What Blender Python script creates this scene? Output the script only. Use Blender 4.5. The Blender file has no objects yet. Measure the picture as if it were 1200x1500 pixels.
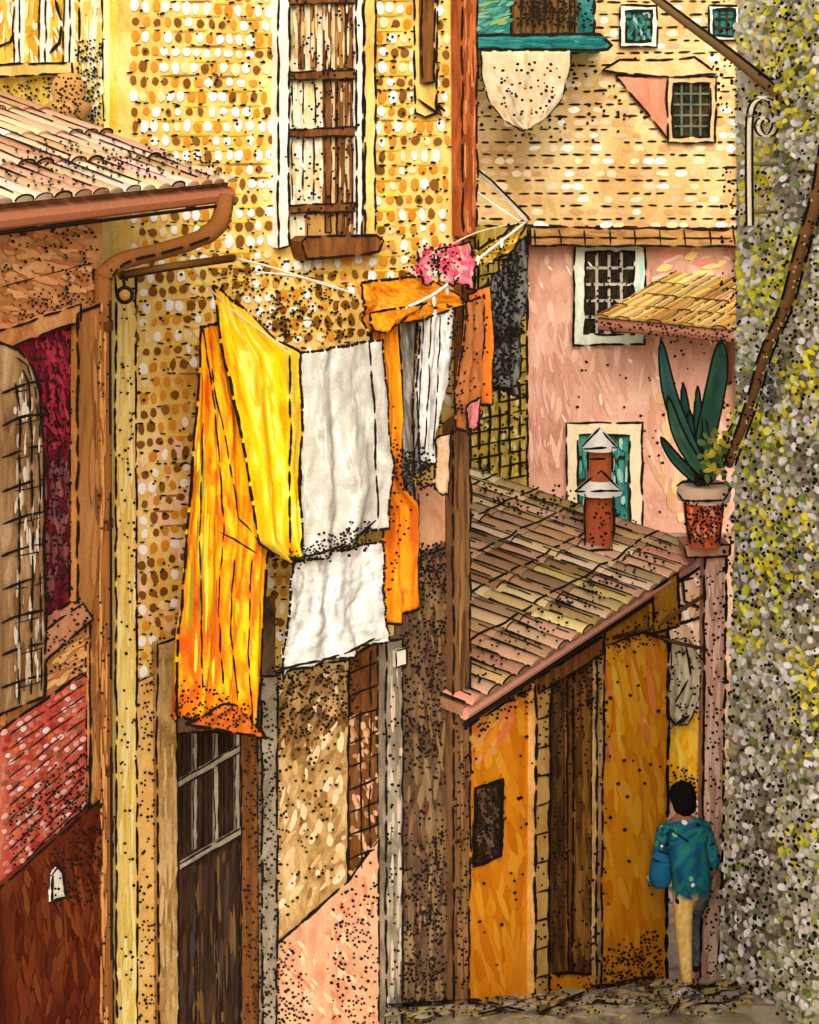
import bpy, math, random
from mathutils import Vector, Matrix, noise
random.seed(7)
R=random.random
U=random.uniform
F=2400.0; H0=170.0; CZ=8.0
def at(px,py,Y): return Vector(((px-600)*Y/F, Y, CZ+(H0-py)*Y/F))
class Pl:
    """a real wall / roof plane given by surveyed points"""
    def __init__(s,p1,p2,p3=None):
        if p3 is None:
            (x1,Y1),(x2,Y2)=p1,p2
            s.b=(1/Y2-1/Y1)/(x2-x1); s.a=1/Y1-s.b*x1; s.c=0
        else:
            M=Matrix([(1,p[0],p[1]) for p in (p1,p2,p3)])
            v=M.inverted()@Vector([1/p[2] for p in (p1,p2,p3)])
            s.a,s.b,s.c=v
        x0=p1[0]; y0=600
        A=s.raw(x0,y0);B=s.raw(x0+50,y0);C_=s.raw(x0,y0+50)
        n=(B-A).cross(C_-A).normalized()
        if n.dot(Vector((0,0,CZ))-A)<0: n=-n
        s.n=n
    def Y(s,px,py=0): return 1/(s.a+s.b*px+s.c*py)
    def raw(s,px,py): return at(px,py,s.Y(px,py))
    def w(s,px,py,off=0): return s.raw(px,py)+s.n*off
def hr(pl,x0,y0,x1,y1):
    Ym=pl.Y((x0+x1)/2); k0=Ym/pl.Y(x0); k1=Ym/pl.Y(x1)
    f=lambda y,k:H0+(y-H0)*k
    return [(x0,f(y0,k0)),(x1,f(y0,k1)),(x1,f(y1,k1)),(x0,f(y1,k0))]
def inside(p,poly):
    x,y=p;c=False;j=len(poly)-1
    for i in range(len(poly)):
        xi,yi=poly[i];xj,yj=poly[j]
        if (yi>y)!=(yj>y) and x<(xj-xi)*(y-yi)/(yj-yi)+xi:c=not c
        j=i
    return c
def l1(c):
    c=max(0,c)/255.0
    return c/12.92 if c<=0.04045 else ((c+0.055)/1.055)**2.4
KC=0.95
SAT=1.09
def L(c):
    g=.3*c[0]+.59*c[1]+.11*c[2]; c=[g+(v-g)*SAT for v in c[:3]]
    return (min(.88,l1(c[0])*KC),min(.88,l1(c[1])*KC),min(.88,l1(c[2])*KC),1)
def var(c,a=12):
    d=U(-a,a); return tuple(max(4,min(250,v+d+U(-a*.4,a*.4))) for v in c)
# ---------------- materials
def new_mat(name):
    m=bpy.data.materials.new(name); m.use_nodes=True
    nt=m.node_tree; b=nt.nodes['Principled BSDF']; b.inputs['Roughness'].default_value=.92
    try:b.inputs['Specular IOR Level'].default_value=.06
    except: pass
    return m,nt,b
def add_bump(nt,b,sc=60,st=.2,dist=.008):
    tc=nt.nodes.new('ShaderNodeTexCoord')
    n=nt.nodes.new('ShaderNodeTexNoise'); n.inputs['Scale'].default_value=sc; n.inputs['Detail'].default_value=2
    nt.links.new(tc.outputs['Object'],n.inputs['Vector'])
    bp=nt.nodes.new('ShaderNodeBump'); bp.inputs['Strength'].default_value=st; bp.inputs['Distance'].default_value=dist
    nt.links.new(n.outputs['Fac'],bp.inputs['Height']); nt.links.new(bp.outputs['Normal'],b.inputs['Normal'])
    return tc,n
MC={}
def paint(name,cols,scale=2.5,st=(1,1,.6),dist=.8,rough=.92):
    if name in MC:return MC[name]
    m,nt,b=new_mat(name); tc,fn=add_bump(nt,b)
    mp=nt.nodes.new('ShaderNodeMapping'); mp.inputs['Scale'].default_value=st
    nt.links.new(tc.outputs['Object'],mp.inputs['Vector'])
    n=nt.nodes.new('ShaderNodeTexNoise'); n.inputs['Scale'].default_value=scale; n.inputs['Detail'].default_value=5
    n.inputs['Roughness'].default_value=.68; n.inputs['Distortion'].default_value=dist
    nt.links.new(mp.outputs['Vector'],n.inputs['Vector'])
    cr=nt.nodes.new('ShaderNodeValToRGB'); e=cr.color_ramp.elements
    k=len(cols)
    pos=[.32+.38*i/(k-1) for i in range(k)] if k>1 else [.5]
    while len(e)<k:e.new(.5)
    for i in range(k): e[i].position=pos[i]
    for i in range(k): e[i].color=L(cols[i])
    nt.links.new(n.outputs['Fac'],cr.inputs['Fac'])
    mx=nt.nodes.new('ShaderNodeMix'); mx.data_type='RGBA'; mx.blend_type='OVERLAY'; mx.inputs[0].default_value=.3
    nt.links.new(cr.outputs['Color'],mx.inputs[6])
    nt.links.new(fn.outputs['Fac'],mx.inputs[7])
    nt.links.new(mx.outputs[2],b.inputs['Base Color']); b.inputs['Roughness'].default_value=rough
    MC[name]=m; return m
def mat_vc():
    m,nt,b=new_mat('brushed_pigment'); tc,fn=add_bump(nt,b,70,.22,.007)
    a=nt.nodes.new('ShaderNodeAttribute'); a.attribute_name='Col'
    mx=nt.nodes.new('ShaderNodeMix'); mx.data_type='RGBA'; mx.blend_type='OVERLAY'; mx.inputs[0].default_value=.28
    nt.links.new(a.outputs['Color'],mx.inputs[6]); nt.links.new(fn.outputs['Fac'],mx.inputs[7])
    nt.links.new(mx.outputs[2],b.inputs['Base Color'])
    return m
VC=mat_vc()
INK,nt_,b_=new_mat('dark_ink'); b_.inputs['Base Color'].default_value=(.014,.010,.008,1)
class Buf:
    def __init__(s): s.v=[];s.f=[];s.c=[]
    def add(s,vs,fs,col=None):
        o=len(s.v); s.v+= [tuple(v) for v in vs]; s.f+=[tuple(i+o for i in f) for f in fs]
        if col is not None:
            if isinstance(col,list): s.c+=col
            else: s.c+=[col]*len(vs)
ALL=[]
class Obj:
    def __init__(s,name):
        s.name=name; s.parts=[]; s.ink=Buf(); s.db=Buf(); ALL.append(s)
        s.root=bpy.data.objects.new(name,None); bpy.context.collection.objects.link(s.root)
    def mesh(s,part,v,f,mat,cols=None,smooth=False,solid=0,bevel=0):
        me=bpy.data.meshes.new(part); me.from_pydata([tuple(x) for x in v],[],f); me.update()
        if cols:
            ca=me.color_attributes.new('Col','FLOAT_COLOR','POINT')
            ca.data.foreach_set('color',[x for c in cols for x in c])
        me.materials.append(mat)
        if smooth: me.polygons.foreach_set('use_smooth',[True]*len(me.polygons))
        ob=bpy.data.objects.new(part,me); bpy.context.collection.objects.link(ob)
        if solid:
            md=ob.modifiers.new('t','SOLIDIFY'); md.thickness=solid; md.offset=0
        s.parts.append(ob); return ob
    def finish(s):
        if s.ink.v: s.mesh(s.name+'_ink_lines',s.ink.v,s.ink.f,INK)
        if s.db.v: s.mesh(s.name+'_paint_daubs',s.db.v,s.db.f,VC,s.db.c,smooth=True)
        c=Vector((0,0,0)); n=0
        for p in s.parts:
            for v in p.data.vertices[:200]: c+=v.co; n+=1
        if n: c/=n
        s.root.location=c; s.root.empty_display_size=.2
        for p in s.parts:
            p.parent=s.root; p.matrix_parent_inverse=Matrix.Translation(-c)
def fixn(ob):
    import bmesh
    bm=bmesh.new(); bm.from_mesh(ob.data); bmesh.ops.recalc_face_normals(bm,faces=bm.faces); bm.to_mesh(ob.data); bm.free()
def slab(o,part,pl,pts,mat,off=0,th=.05,outline=4,dash=True):
    k=len(pts); fr=[pl.w(x,y,off) for x,y in pts]; bk=[v-pl.n*th for v in fr]
    f=[tuple(range(k)),tuple(range(2*k-1,k-1,-1))]+[(i,(i+1)%k,k+(i+1)%k,k+i) for i in range(k)]
    ob=o.mesh(part,fr+bk,f,mat); fixn(ob)
    if outline: ink(o,pl,list(pts)+[pts[0]],outline,off+.006,dash)
    return ob
def ink(o,pl,pts,w=4,off=.012,dash=True,jit=1.3):
    w*=.88
    P=[Vector(p) for p in pts]; S=[]
    for a,b in zip(P,P[1:]):
        n=max(1,int((b-a).length/7))
        for i in range(n): S.append(a+(b-a)*i/n)
    S.append(P[-1])
    seed=U(0,100); Q=[]
    for i,p in enumerate(S):
        q=noise.noise_vector(Vector((i*.22,seed,0)))
        Q.append(p+Vector((q.x,q.y))*jit*1.8)
    i=0; n=len(Q)
    while i<n-1:
        run=int(U(3,12)) if dash else n
        j=min(n-1,i+run); seg=Q[i:j+1]
        if len(seg)>=2:
            vs=[];fs=[]
            for q,p in enumerate(seg):
                t=(seg[min(q+1,len(seg)-1)]-seg[max(q-1,0)]); 
                if t.length<1e-6:t=Vector((1,0))
                t.normalize(); nn=Vector((-t.y,t.x))
                ww=w*.5*(.7+.6*R())*(.5 if q in(0,len(seg)-1) else 1)
                a=p+nn*ww; b=p-nn*ww
                vs+= [pl.w(a.x,a.y,off),pl.w(b.x,b.y,off)]
            for q in range(len(seg)-1): fs.append((2*q,2*q+1,2*q+3,2*q+2))
            o.ink.add(vs,fs)
        i=j+(1 if dash and R()<.8 else (0 if dash else n))
        if not dash: break
def daub(buf,pl,px,py,rx,ry,ang,col,off,dome=.003,k=9):
    ca,sa=math.cos(ang),math.sin(ang)
    vs=[pl.w(px,py,off+dome)]
    for i in range(k):
        t=2*math.pi*i/k; r=U(.85,1.12); x=rx*r*math.cos(t); y=ry*r*math.sin(t)
        vs.append(pl.w(px+x*ca-y*sa,py+x*sa+y*ca,off))
    fs=[(0,1+i,1+(i+1)%k) for i in range(k)]
    buf.add(vs,fs,None if col is None else L(col))
def stip(o,pl,poly,n,off=.012,r=(1.5,2.7),bias=None):
    r=(min(r[0],2.0)*.92,min(r[1],3.2)*.92); n=int(n*1.1)
    xs=[p[0] for p in poly];ys=[p[1] for p in poly]; t=0; pts=[]
    while n>0 and t<n*30+200:
        t+=1; p=(U(min(xs)-5,max(xs)+5),U(min(ys)-5,max(ys)+5))
        e=(p[0]+U(-14,14),p[1]+U(-14,14))
        if not inside(e,poly): continue
        if not inside(p,poly) and R()<.8: continue
        if noise.noise(Vector((p[0]*.03,p[1]*.03,3)))<U(-.8,.1): continue
        if any(abs(a-p[0])+abs(b-p[1])<4.6 for a,b in pts[-160:]): continue
        pts.append(p)
        n-=1; rr=U(*r); daub(o.ink,pl,p[0],p[1],rr*U(.9,1.3),rr,U(-.6,.6),None,off+U(0,.004),.002,7)
def strokes(o,pl,poly,n,cols,lw=(14,4),ang=1.5,sp=.4,off=.008,va=7,mixf=.36):
    xs=[p[0] for p in poly];ys=[p[1] for p in poly]; t=0
    mean=[sum(c[q] for c in cols)/len(cols) for q in range(3)]
    while n>0 and t<n*30+100:
        t+=1; p=(U(min(xs),max(xs)),U(min(ys),max(ys)))
        if not inside(p,poly): continue
        n-=1; c=random.choice(cols); c=tuple(c[q]*(1-mixf)+mean[q]*mixf for q in range(3))
        l=lw[0]*U(.5,1.5); a=ang+U(-sp,sp)*.6
        dx,dy=l*math.cos(a),l*math.sin(a)
        if not(inside((p[0]+dx*.85,p[1]+dy*.85),poly) and inside((p[0]-dx*.85,p[1]-dy*.85),poly)): l*=.4
        daub(o.db,pl,p[0],p[1],l,lw[1]*U(.4,1.1),a,var(c,va),off+U(0,.004),.0008,11)
def tube(buf,pts,r,col=None,k=8):
    P=[Vector(p) for p in pts]; n=len(P); vs=[];fs=[]
    for i,p in enumerate(P):
        t=(P[min(i+1,n-1)]-P[max(i-1,0)]).normalized()
        a=t.cross(Vector((0,0,1)))
        if a.length<.15:a=t.cross(Vector((1,0,0)))
        a.normalize(); b=t.cross(a); rr=r[i] if isinstance(r,(list,tuple)) else r
        for q in range(k):
            th=2*math.pi*q/k; vs.append(p+(a*math.cos(th)+b*math.sin(th))*rr)
    for i in range(n-1):
        for q in range(k): fs.append((i*k+q,i*k+(q+1)%k,(i+1)*k+(q+1)%k,(i+1)*k+q))
    fs.append(tuple(range(k))); fs.append(tuple(range((n-1)*k,n*k)))
    buf.add(vs,fs,None if col is None else L(col))
def smoothp(pts,m=6):
    P=[Vector(p) for p in pts]; out=[]
    for i in range(len(P)-1):
        a=P[max(i-1,0)];b=P[i];c=P[i+1];d=P[min(i+2,len(P)-1)]
        for j in range(m):
            t=j/m; out.append(.5*((2*b)+(c-a)*t+(2*a-5*b+4*c-d)*t*t+(3*b-3*c+d-a)*t**3))
    out.append(P[-1]); return out
def lathe(buf,c,prof,col,k=14,rot=0):
    vs=[];fs=[]
    for r,z in prof:
        for q in range(k):
            t=2*math.pi*q/k+rot; vs.append(Vector((c[0]+r*math.cos(t),c[1]+r*math.sin(t),z)))
    for i in range(len(prof)-1):
        for q in range(k): fs.append((i*k+q,i*k+(q+1)%k,(i+1)*k+(q+1)%k,(i+1)*k+q))
    fs.append(tuple(range(k))); fs.append(tuple(range((len(prof)-1)*k,len(prof)*k)))
    buf.add(vs,fs,L(col))
def window(o,pl,x0,y0,x1,y1,fw,frame,pane,nx,ny,bar,off=0,bw=4,nm='window'):
    slab(o,nm+'_pane',pl,hr(pl,x0,y0,x1,y1),pane,off+.012,.02,0)
    for q,(a,b,c,d) in enumerate([(x0-fw,y0-fw,x1+fw,y0),(x0-fw,y1,x1+fw,y1+fw),(x0-fw,y0,x0,y1),(x1,y0,x1+fw,y1)]):
        slab(o,nm+'_frame_%d'%q,pl,hr(pl,a,b,c,d),frame,off+.06+(.003 if q<2 else 0),.08,0)
    ink(o,pl,hr(pl,x0-fw,y0-fw,x1+fw,y1+fw)+[hr(pl,x0-fw,y0-fw,x1+fw,y1+fw)[0]],4,off+.07)
    ink(o,pl,hr(pl,x0,y0,x1,y1)+[hr(pl,x0,y0,x1,y1)[0]],4,off+.07)
    for i in range(1,nx):
        x=x0+(x1-x0)*i/nx; slab(o,nm+'_bar_v%d'%i,pl,hr(pl,x-bw/2,y0,x+bw/2,y1),bar,off+.035,.02,0)
    for i in range(1,ny):
        y=y0+(y1-y0)*i/ny; slab(o,nm+'_bar_h%d'%i,pl,hr(pl,x0,y-bw/2,x1,y+bw/2),bar,off+.039,.02,0)
def tiles(o,E0,E1,up,n,m,r,pal,part='tiles',lift=.02,inkr=.012,hh=.35,arcs=.5):
    E0,E1,up=Vector(E0),Vector(E1),Vector(up); e=(E1-E0); nn=e.cross(up).normalized()
    if nn.z<0:nn=-nn
    ed=e.normalized(); b=Buf(); k=7
    o.mesh(part+'_deck',[E0,E1,E1+up,E0+up]+[x-nn*.08 for x in (E0,E1,E1+up,E0+up)],
        [(0,1,2,3),(4,5,6,7),(0,1,5,4),(1,2,6,5),(2,3,7,6),(3,0,4,7)],paint('roof_deck',[(120,84,60),(170,130,100)]))
    pitch=e.length/n
    for i in range(n):
        c0=E0+e*(i+.5)/n; base=random.choice(pal)
        for j in range(m):
            a=c0+up*(j/m)-up*(.02); d=c0+up*((j+1.12)/m) if j<m-1 else c0+up
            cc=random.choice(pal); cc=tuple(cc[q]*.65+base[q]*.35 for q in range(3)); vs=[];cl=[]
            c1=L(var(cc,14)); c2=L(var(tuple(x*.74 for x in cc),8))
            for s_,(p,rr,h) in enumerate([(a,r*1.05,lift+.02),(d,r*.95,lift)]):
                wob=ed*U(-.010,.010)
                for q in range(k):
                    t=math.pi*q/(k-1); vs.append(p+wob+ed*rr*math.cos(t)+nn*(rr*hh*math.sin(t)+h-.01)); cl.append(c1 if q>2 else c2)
            fs=[(q,q+1,k+q+1,k+q) for q in range(k-1)]+[tuple(range(k))]
            b.add(vs,fs,cl)
            if R()<arcs: tube(o.ink,[v+nn*.006 for v in vs[:k]],inkr*U(.4,.8),k=5)
        for sgn in (-1,-.25):
            if sgn>-1 and R()<.5: continue
            p0=c0+ed*sgn*pitch/2+nn*(.03 if sgn==-1 else .03+r*hh)
            pts=[p0+up*(q/24)+ed*U(-.012,.012) for q in range(25)]
            cut=0
            while cut<24:
                l=random.randint(1,5); seg=pts[cut:min(25,cut+l+1)]
                if len(seg)>1: tube(o.ink,seg,[inkr*U(.7,1.3)*(1 if sgn==-1 else .55) for _ in seg],k=5)
                cut+=l+(1 if R()<.6 else 0)
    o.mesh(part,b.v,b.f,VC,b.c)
def cloth(o,part,pl,left,right,pal,folds=3,amp=.06,off=0,nu=36,nv=50,seed=0,stk=1.0,line=.011,edge=True):
    Lf=[Vector(p) for p in left];Rt=[Vector(p) for p in right]
    def samp(P,t):
        d=[0]
        for a,b in zip(P,P[1:]): d.append(d[-1]+(b-a).length)
        s=t*d[-1]
        for i in range(len(P)-1):
            if s<=d[i+1]+1e-6: 
                return P[i]+(P[i+1]-P[i])*((s-d[i])/max(1e-6,d[i+1]-d[i]))
        return P[-1]
    vs=[];cs=[]
    for j in range(nv+1):
        v=j/nv; a=samp(Lf,v);b=samp(Rt,v)
        for i in range(nu+1):
            u=i/nu; p=a+(b-a)*u
            wv=noise.noise(Vector((u*2.5,v*2,seed)))
            d=amp*(.35+.65*v)*(math.sin(u*2*math.pi*folds+wv*2.4+seed)+.5*noise.noise(Vector((u*7,v*3.5,seed+9))))+.014*noise.noise(Vector((u*9,v*16,seed)))
            vs.append(pl.w(p.x+noise.noise(Vector((v*5,u*2,seed)))*3,p.y+math.sin(u*9+seed)*3*(v>.95),off+d))
            s=noise.noise(Vector((u*6*stk+wv*1.5,v*2.4,seed+4)))*.8+noise.noise(Vector((u*22+v*4,v*9,seed)))*.65
            f=min(.999,max(0,.5+s*.8))*(len(pal)-1); k=int(f); g=f-k; g=1 if g>.6 else(0 if g<.4 else (g-.4)/.2)
            c=[pal[k][q]*(1-g)+pal[min(k+1,len(pal)-1)][q]*g for q in range(3)]
            cs.append(L(c))
    W_=nu+1
    fs=[(j*W_+i,j*W_+i+1,(j+1)*W_+i+1,(j+1)*W_+i) for j in range(nv) for i in range(nu)]
    o.mesh(part,vs,fs,VC,cs,smooth=True,solid=.012)
    if edge:
        B=[[j*W_ for j in range(nv+1)],[j*W_+nu for j in range(nv+1)],[i for i in range(W_)],[nv*W_+i for i in range(W_)]]
        for e in B:
            pts=[vs[i]+pl.n*.008 for i in e]; i=0
            while i<len(pts)-1:
                l=random.randint(4,10); seg=pts[i:i+l]
                if len(seg)>1: tube(o.ink,seg,[line*U(.5,1.2) for _ in seg],k=5)
                i+=l
    return vs
# ================= planes
pH=Pl((0,8.0),(150,9.04))
pM=Pl((165,11.0),(665,13.0))
pS=Pl((165,11.0),(-110,13.3))
pC=Pl((165,10.3),(665,12.2))
pO=Pl((670,13.0),(1030,17.5))
pG=Pl((675,19.2),(775,21.8))
pK=Pl((765,22.0),(1075,22.01))
pB=Pl((960,18.6),(1080,18.61))
pR=Pl((1060,17.0),(1200,12.0))
# ================= MAIN HOUSE
o=Obj('yellow_brick_house')
cream=paint('cream_plaster',[(200,156,76),(226,190,106),(238,212,132),(244,226,162)],2.6)
zb=lambda pl,px,z:H0+(CZ-z)*F/pl.Y(px)
slab(o,'front_wall',pM,[(165,-250),(665,-250),(665,zb(pM,665,.6)),(165,zb(pM,165,.6))],cream,0,2.6,0)
def brick(o,pl,poly,xr,yr,ref,dy=25,dx=15.5,off=.008,white=.4,line=True,dens=1.0,s=1.0):
    y=yr[0];row=0
    while y<yr[1]:
        x=xr[0]+U(0,8); wh_=white+(.12 if y<390 else -.04)
        while x<xr[1]:
            k=pl.Y(ref)/pl.Y(x); yy=H0+(y-H0)*k+U(-1.5,1.5)
            if inside((x,yy),poly) and R()<dens:
                t=R()
                if row%2: t=min(.999,t+.24)
                col=(252,248,240) if t<wh_ else (240,216,166) if t<wh_+.10 else (204,142,50) if t<wh_+.36 else (124,82,34)
                daub(o.db,pl,x,yy,U(4.6,6.9)*s,(U(7,10.5) if not row%2 else U(5.5,8))*s,U(-.25,.15),var(col,8),off+U(0,.003),.003)
                if R()<.5: daub(o.ink,pl,x+U(-8,8),yy+U(9,14),U(2.5,6),U(1.2,2.1),U(-.2,.2),None,off+.012,.001,6)
            x+=dx*U(.85,1.15)*s
        if line:
            xx=xr[0]
            while xx<xr[1]:
                l=U(14,40); k=pl.Y(ref)/pl.Y(xx); yy=H0+(y+dy*.5-H0)*k
                if inside((xx,yy),poly) and inside((xx+l*2,yy),poly):
                    daub(o.db,pl,xx+l,yy,l,1.7,-.02,random.choice([(205,160,44),(236,208,60),(150,108,50),(220,180,70)]),off+.002,.001)
                xx+=l*2+U(0,20)
        y+=dy*.86; row+=1
P1=[(194,-40),(398,-40),(398,395),(430,460),(430,930),(232,1000),(194,1000)]
brick(o,pM,P1,(190,440),(-30,1010),300)
P2=[(538,-40),(655,-40),(655,400),(655,700),(600,700),(538,400)]
brick(o,pM,P2,(538,660),(-30,700),600)
brick(o,pM,[(398,372),(540,375),(540,520),(398,520)],(398,540),(385,520),470)
stip(o,pM,P1,320,.02); stip(o,pM,P2,150,.02)
stip(o,pM,[(300,380),(420,380),(520,420),(520,500),(380,500)],240,.02)
strokes(o,pM,[(196,640),(290,620),(270,960),(196,980)],60,[(240,200,165),(232,184,138),(244,212,180)],(12,7),1.4,.6,.005)
tan=paint('tan_plaster',[(104,76,42),(170,136,84),(204,172,122),(222,196,148)],3)
pinkp=paint('pale_pink_plaster',[(198,136,104),(220,172,138),(232,192,160)],3)
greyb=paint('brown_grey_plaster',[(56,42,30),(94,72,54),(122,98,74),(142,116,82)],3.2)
dark=paint('dark_brown_wood',[(30,22,16),(54,38,26),(78,56,36)],4,(3,3,.5))
brown=paint('brown_wood',[(74,44,22),(114,74,40),(142,96,54)],4,(3,3,.5))
greyw=paint('weathered_grey',[(100,90,78),(146,136,118),(184,174,154)],4)
white=paint('white_paint',[(215,208,190),(238,234,220),(250,248,240)],4)
slab(o,'corner_pilaster',pM,[(163,385),(193,388),(195,1600),(165,1600)],paint('pilaster_cream',[(214,176,96),(238,212,126),(246,230,156)],2),.05,.08,4)
strokes(o,pM,[(166,400),(190,400),(192,1500),(168,1500)],150,[(250,232,156),(240,212,124),(222,184,92),(250,240,190)],(30,3.4),1.57,.06,.056)
stip(o,pM,[(166,400),(192,400),(192,1500),(168,1500)],90,.066)
slab(o,'pink_render_panel',pM,[(196,1000),(232,985),(232,1600),(196,1600)],paint('ochre_render',[(206,156,94),(226,184,112),(236,206,144)],3),.012,.03,3)
stip(o,pM,[(200,960),(250,930),(250,1500),(200,1500)],260,.03)
slab(o,'door_frame',pM,[(222,940),(252,930),(255,1600),(226,1600)],tan,.06,.08,4)
strokes(o,pM,[(226,950),(250,940),(252,1500),(228,1500)],50,[(150,120,80),(196,164,110),(216,186,130),(120,92,60)],(22,3),1.57,.1,.064)
slab(o,'door_lintel_wall',pM,[(252,925),(400,870),(400,1060),(252,1072)],greyb,.03,.05,0)
slab(o,'door',pM,[(255,1072),(348,1060),(348,1600),(255,1600)],dark,.02,.04,4)
for i in range(6):
    x=262+i*15.5; slab(o,'grille_bar_%d'%i,pM,[(x,1072),(x+6,1072),(x+6,1245-i*6),(x,1249-i*6)],greyw if i%2 else dark,.045,.02,2)
for q,(ya,yb) in enumerate([(1140,1088),(1262,1208)]):
    slab(o,'grille_rail_%d'%q,pM,[(253,ya),(346,yb),(346,yb+10),(253,ya+10)],greyw,.06,.02,3)
strokes(o,pM,[(260,1270),(345,1240),(345,1500),(260,1500)],110,[(86,60,36),(46,32,22),(112,84,52),(64,48,40),(52,46,48)],(30,3),1.57,.06,.028,mixf=.2)
for x in (282,312): ink(o,pM,[(x,1275),(x+2,1500)],3,.036)
slab(o,'side_pier',pM,[(348,1060),(374,1050),(376,1600),(350,1600)],brown,.03,.05,3)
slab(o,'grey_pier',pM,[(374,985),(398,985),(396,1600),(376,1600)],greyw,.07,.09,4)
stip(o,pM,[(346,980),(402,980),(400,1500),(346,1500)],320,.085)
slab(o,'tan_wall_panel',pM,[(398,985),(508,965),(506,1290),(398,1385)],tan,.02,.03,4)
strokes(o,pM,[(402,1000),(502,980),(502,1280),(402,1370)],130,[(232,208,168),(140,106,60),(210,174,124),(240,222,190),(180,142,94)],(11,5),1.9,.7,.024,mixf=.2)
strokes(o,pM,[(402,995),(502,975),(502,1070),(402,1130)],60,[(120,88,48),(96,70,40),(160,126,76)],(12,5),1.9,.7,.029,mixf=.2)
stip(o,pM,[(398,960),(520,940),(520,1050),(430,1080),(398,1060)],320,.036)
stip(o,pM,[(398,1060),(500,1060),(480,1290),(398,1360)],110,.036)
slab(o,'pink_wall_panel',pM,[(398,1385),(506,1290),(552,1228),(552,1600),(390,1600)],pinkp,.024,.03,4)
strokes(o,pM,[(402,1400),(506,1310),(548,1250),(548,1500),(396,1500)],110,[(220,130,100),(238,196,158),(232,174,136),(242,208,172)],(8,4),1.2,.8,.03,mixf=.2)
stip(o,pM,[(392,1400),(420,1370),(460,1500),(392,1500)],110,.036); stip(o,pM,[(480,1310),(552,1250),(552,1500),(480,1500)],160,.036)
slab(o,'side_opening',pM,[(508,962),(552,940),(552,1228),(508,1288)],brown,.01,.03,4)
for i in range(9):
    y=975+i*34; ink(o,pM,[(508,y+10),(552,y-8)],3.5,.03)
ink(o,pM,[(524,1040),(526,1270)],3,.03); ink(o,pM,[(540,950),(538,1240)],3,.03)
strokes(o,pM,[(510,1045),(550,1035),(550,1225),(510,1280)],60,[(206,160,124),(160,116,80),(220,180,144)],(7,4),1.2,.5,.024)
slab(o,'rain_pipe',pM,[(553,935),(577,930),(577,1600),(553,1600)],greyw,.10,.10,4)
strokes(o,pM,[(556,950),(574,950),(574,1500),(556,1500)],50,[(206,196,180),(120,108,94),(170,158,140),(220,190,170)],(24,3),1.57,.06,.104,mixf=.15)
stip(o,pM,[(553,980),(577,980),(577,1500),(553,1500)],60,.112)
slab(o,'pipe_cap',pM,[(563,948),(578,944),(580,968),(564,972)],white,.13,.05,3)
slab(o,'brown_grey_wall',pM,[(577,830),(650,790),(650,1600),(577,1600)],greyb,.03,.05,0)  # wall panel in its own brown-grey plaster colour
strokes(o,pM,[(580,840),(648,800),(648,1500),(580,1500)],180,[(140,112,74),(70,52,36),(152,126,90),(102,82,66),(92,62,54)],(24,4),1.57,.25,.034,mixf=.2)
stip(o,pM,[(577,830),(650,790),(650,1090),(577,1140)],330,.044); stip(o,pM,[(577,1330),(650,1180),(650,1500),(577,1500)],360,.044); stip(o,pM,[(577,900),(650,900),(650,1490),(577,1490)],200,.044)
slab(o,'corner_post',pM,[(648,620),(674,600),(672,1600),(650,1600)],paint('corner_brown',[(78,52,32),(118,86,58),(134,102,70)],4,(3,3,.4)),.12,.16,4)
strokes(o,pM,[(651,640),(670,640),(669,1500),(652,1500)],80,[(130,96,62),(86,58,36),(148,112,74)],(34,3),1.57,.04,.126,mixf=.15)
stip(o,pM,[(650,1050),(671,1040),(670,1480),(650,1480)],110,.134)
slab(o,'pink_patch',pM,[(608,715),(650,700),(650,800),(608,815)],pinkp,.03,.03,3)
stip(o,pM,[(577,800),(650,790),(650,860),(577,870)],160,.045)
slab(o,'rust_downpipe',pM,[(658,-60),(682,-60),(680,345),(660,345)],paint('rust',[(110,56,28),(156,84,46),(178,106,64)],5,(2,2,.5)),.14,.12,4)
strokes(o,pM,[(661,0),(679,0),(677,340),(663,340)],40,[(186,110,64),(130,64,34),(206,136,84)],(22,3),1.57,.06,.146,mixf=.15)
slab(o,'rust_downpipe_lower',pM,[(661,345),(679,345),(676,600),(661,602)],brown,.13,.1,4)
# tall window
slab(o,'tall_window_pane',pM,[(414,-60),(512,-60),(512,345),(416,350)],paint('pane_cream',[(184,150,92),(226,208,156),(240,230,208),(248,242,226)],3.5,(2,2,.5)),.02,.03,0)
for q,(a,b) in enumerate([((397,414),white),((511,522),white),((523,540),cream)]):
    slab(o,'tall_window_jamb_%d'%q,pM,[(a[0],-60),(a[1],-60),(a[1]-1,358),(a[0]+1,362)],b,.08,.1,4)
for q,y in enumerate([-8,102,186,296]):
    slab(o,'tall_window_transom_%d'%q,pM,[(413,y+4),(512,y),(512,y+13),(413,y+15)],brown,.07,.06,3)
for q,x in enumerate([434,452,470,488,502]):
    slab(o,'tall_window_mullion_%d'%q,pM,[(x,-60),(x+(9 if q>1 else 5),-60),(x+(9 if q>1 else 5),100 if q!=2 else 340),(x,100 if q!=2 else 340)],brown if q%2==0 else paint('amber_wood',[(130,92,44),(176,130,66)],4),.05,.04,2)
slab(o,'tall_window_shutter',pM,[(488,118),(511,116),(511,344),(488,346)],brown,.045,.04,3)
strokes(o,pM,[(490,120),(509,120),(509,340),(490,340)],40,[(150,110,66),(100,68,36),(210,190,150)],(18,2),1.57,.05,.05,mixf=.1)
slab(o,'tall_window_lower_panel',pM,[(444,312),(488,310),(488,346),(444,348)],paint('amber_wood2',[(150,112,58),(196,156,94)],4),.043,.04,3)
strokes(o,pM,[(416,0),(510,0),(510,95),(416,98)],40,[(150,110,66),(205,176,112),(240,228,200)],(18,2.5),1.57,.05,.056)
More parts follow.
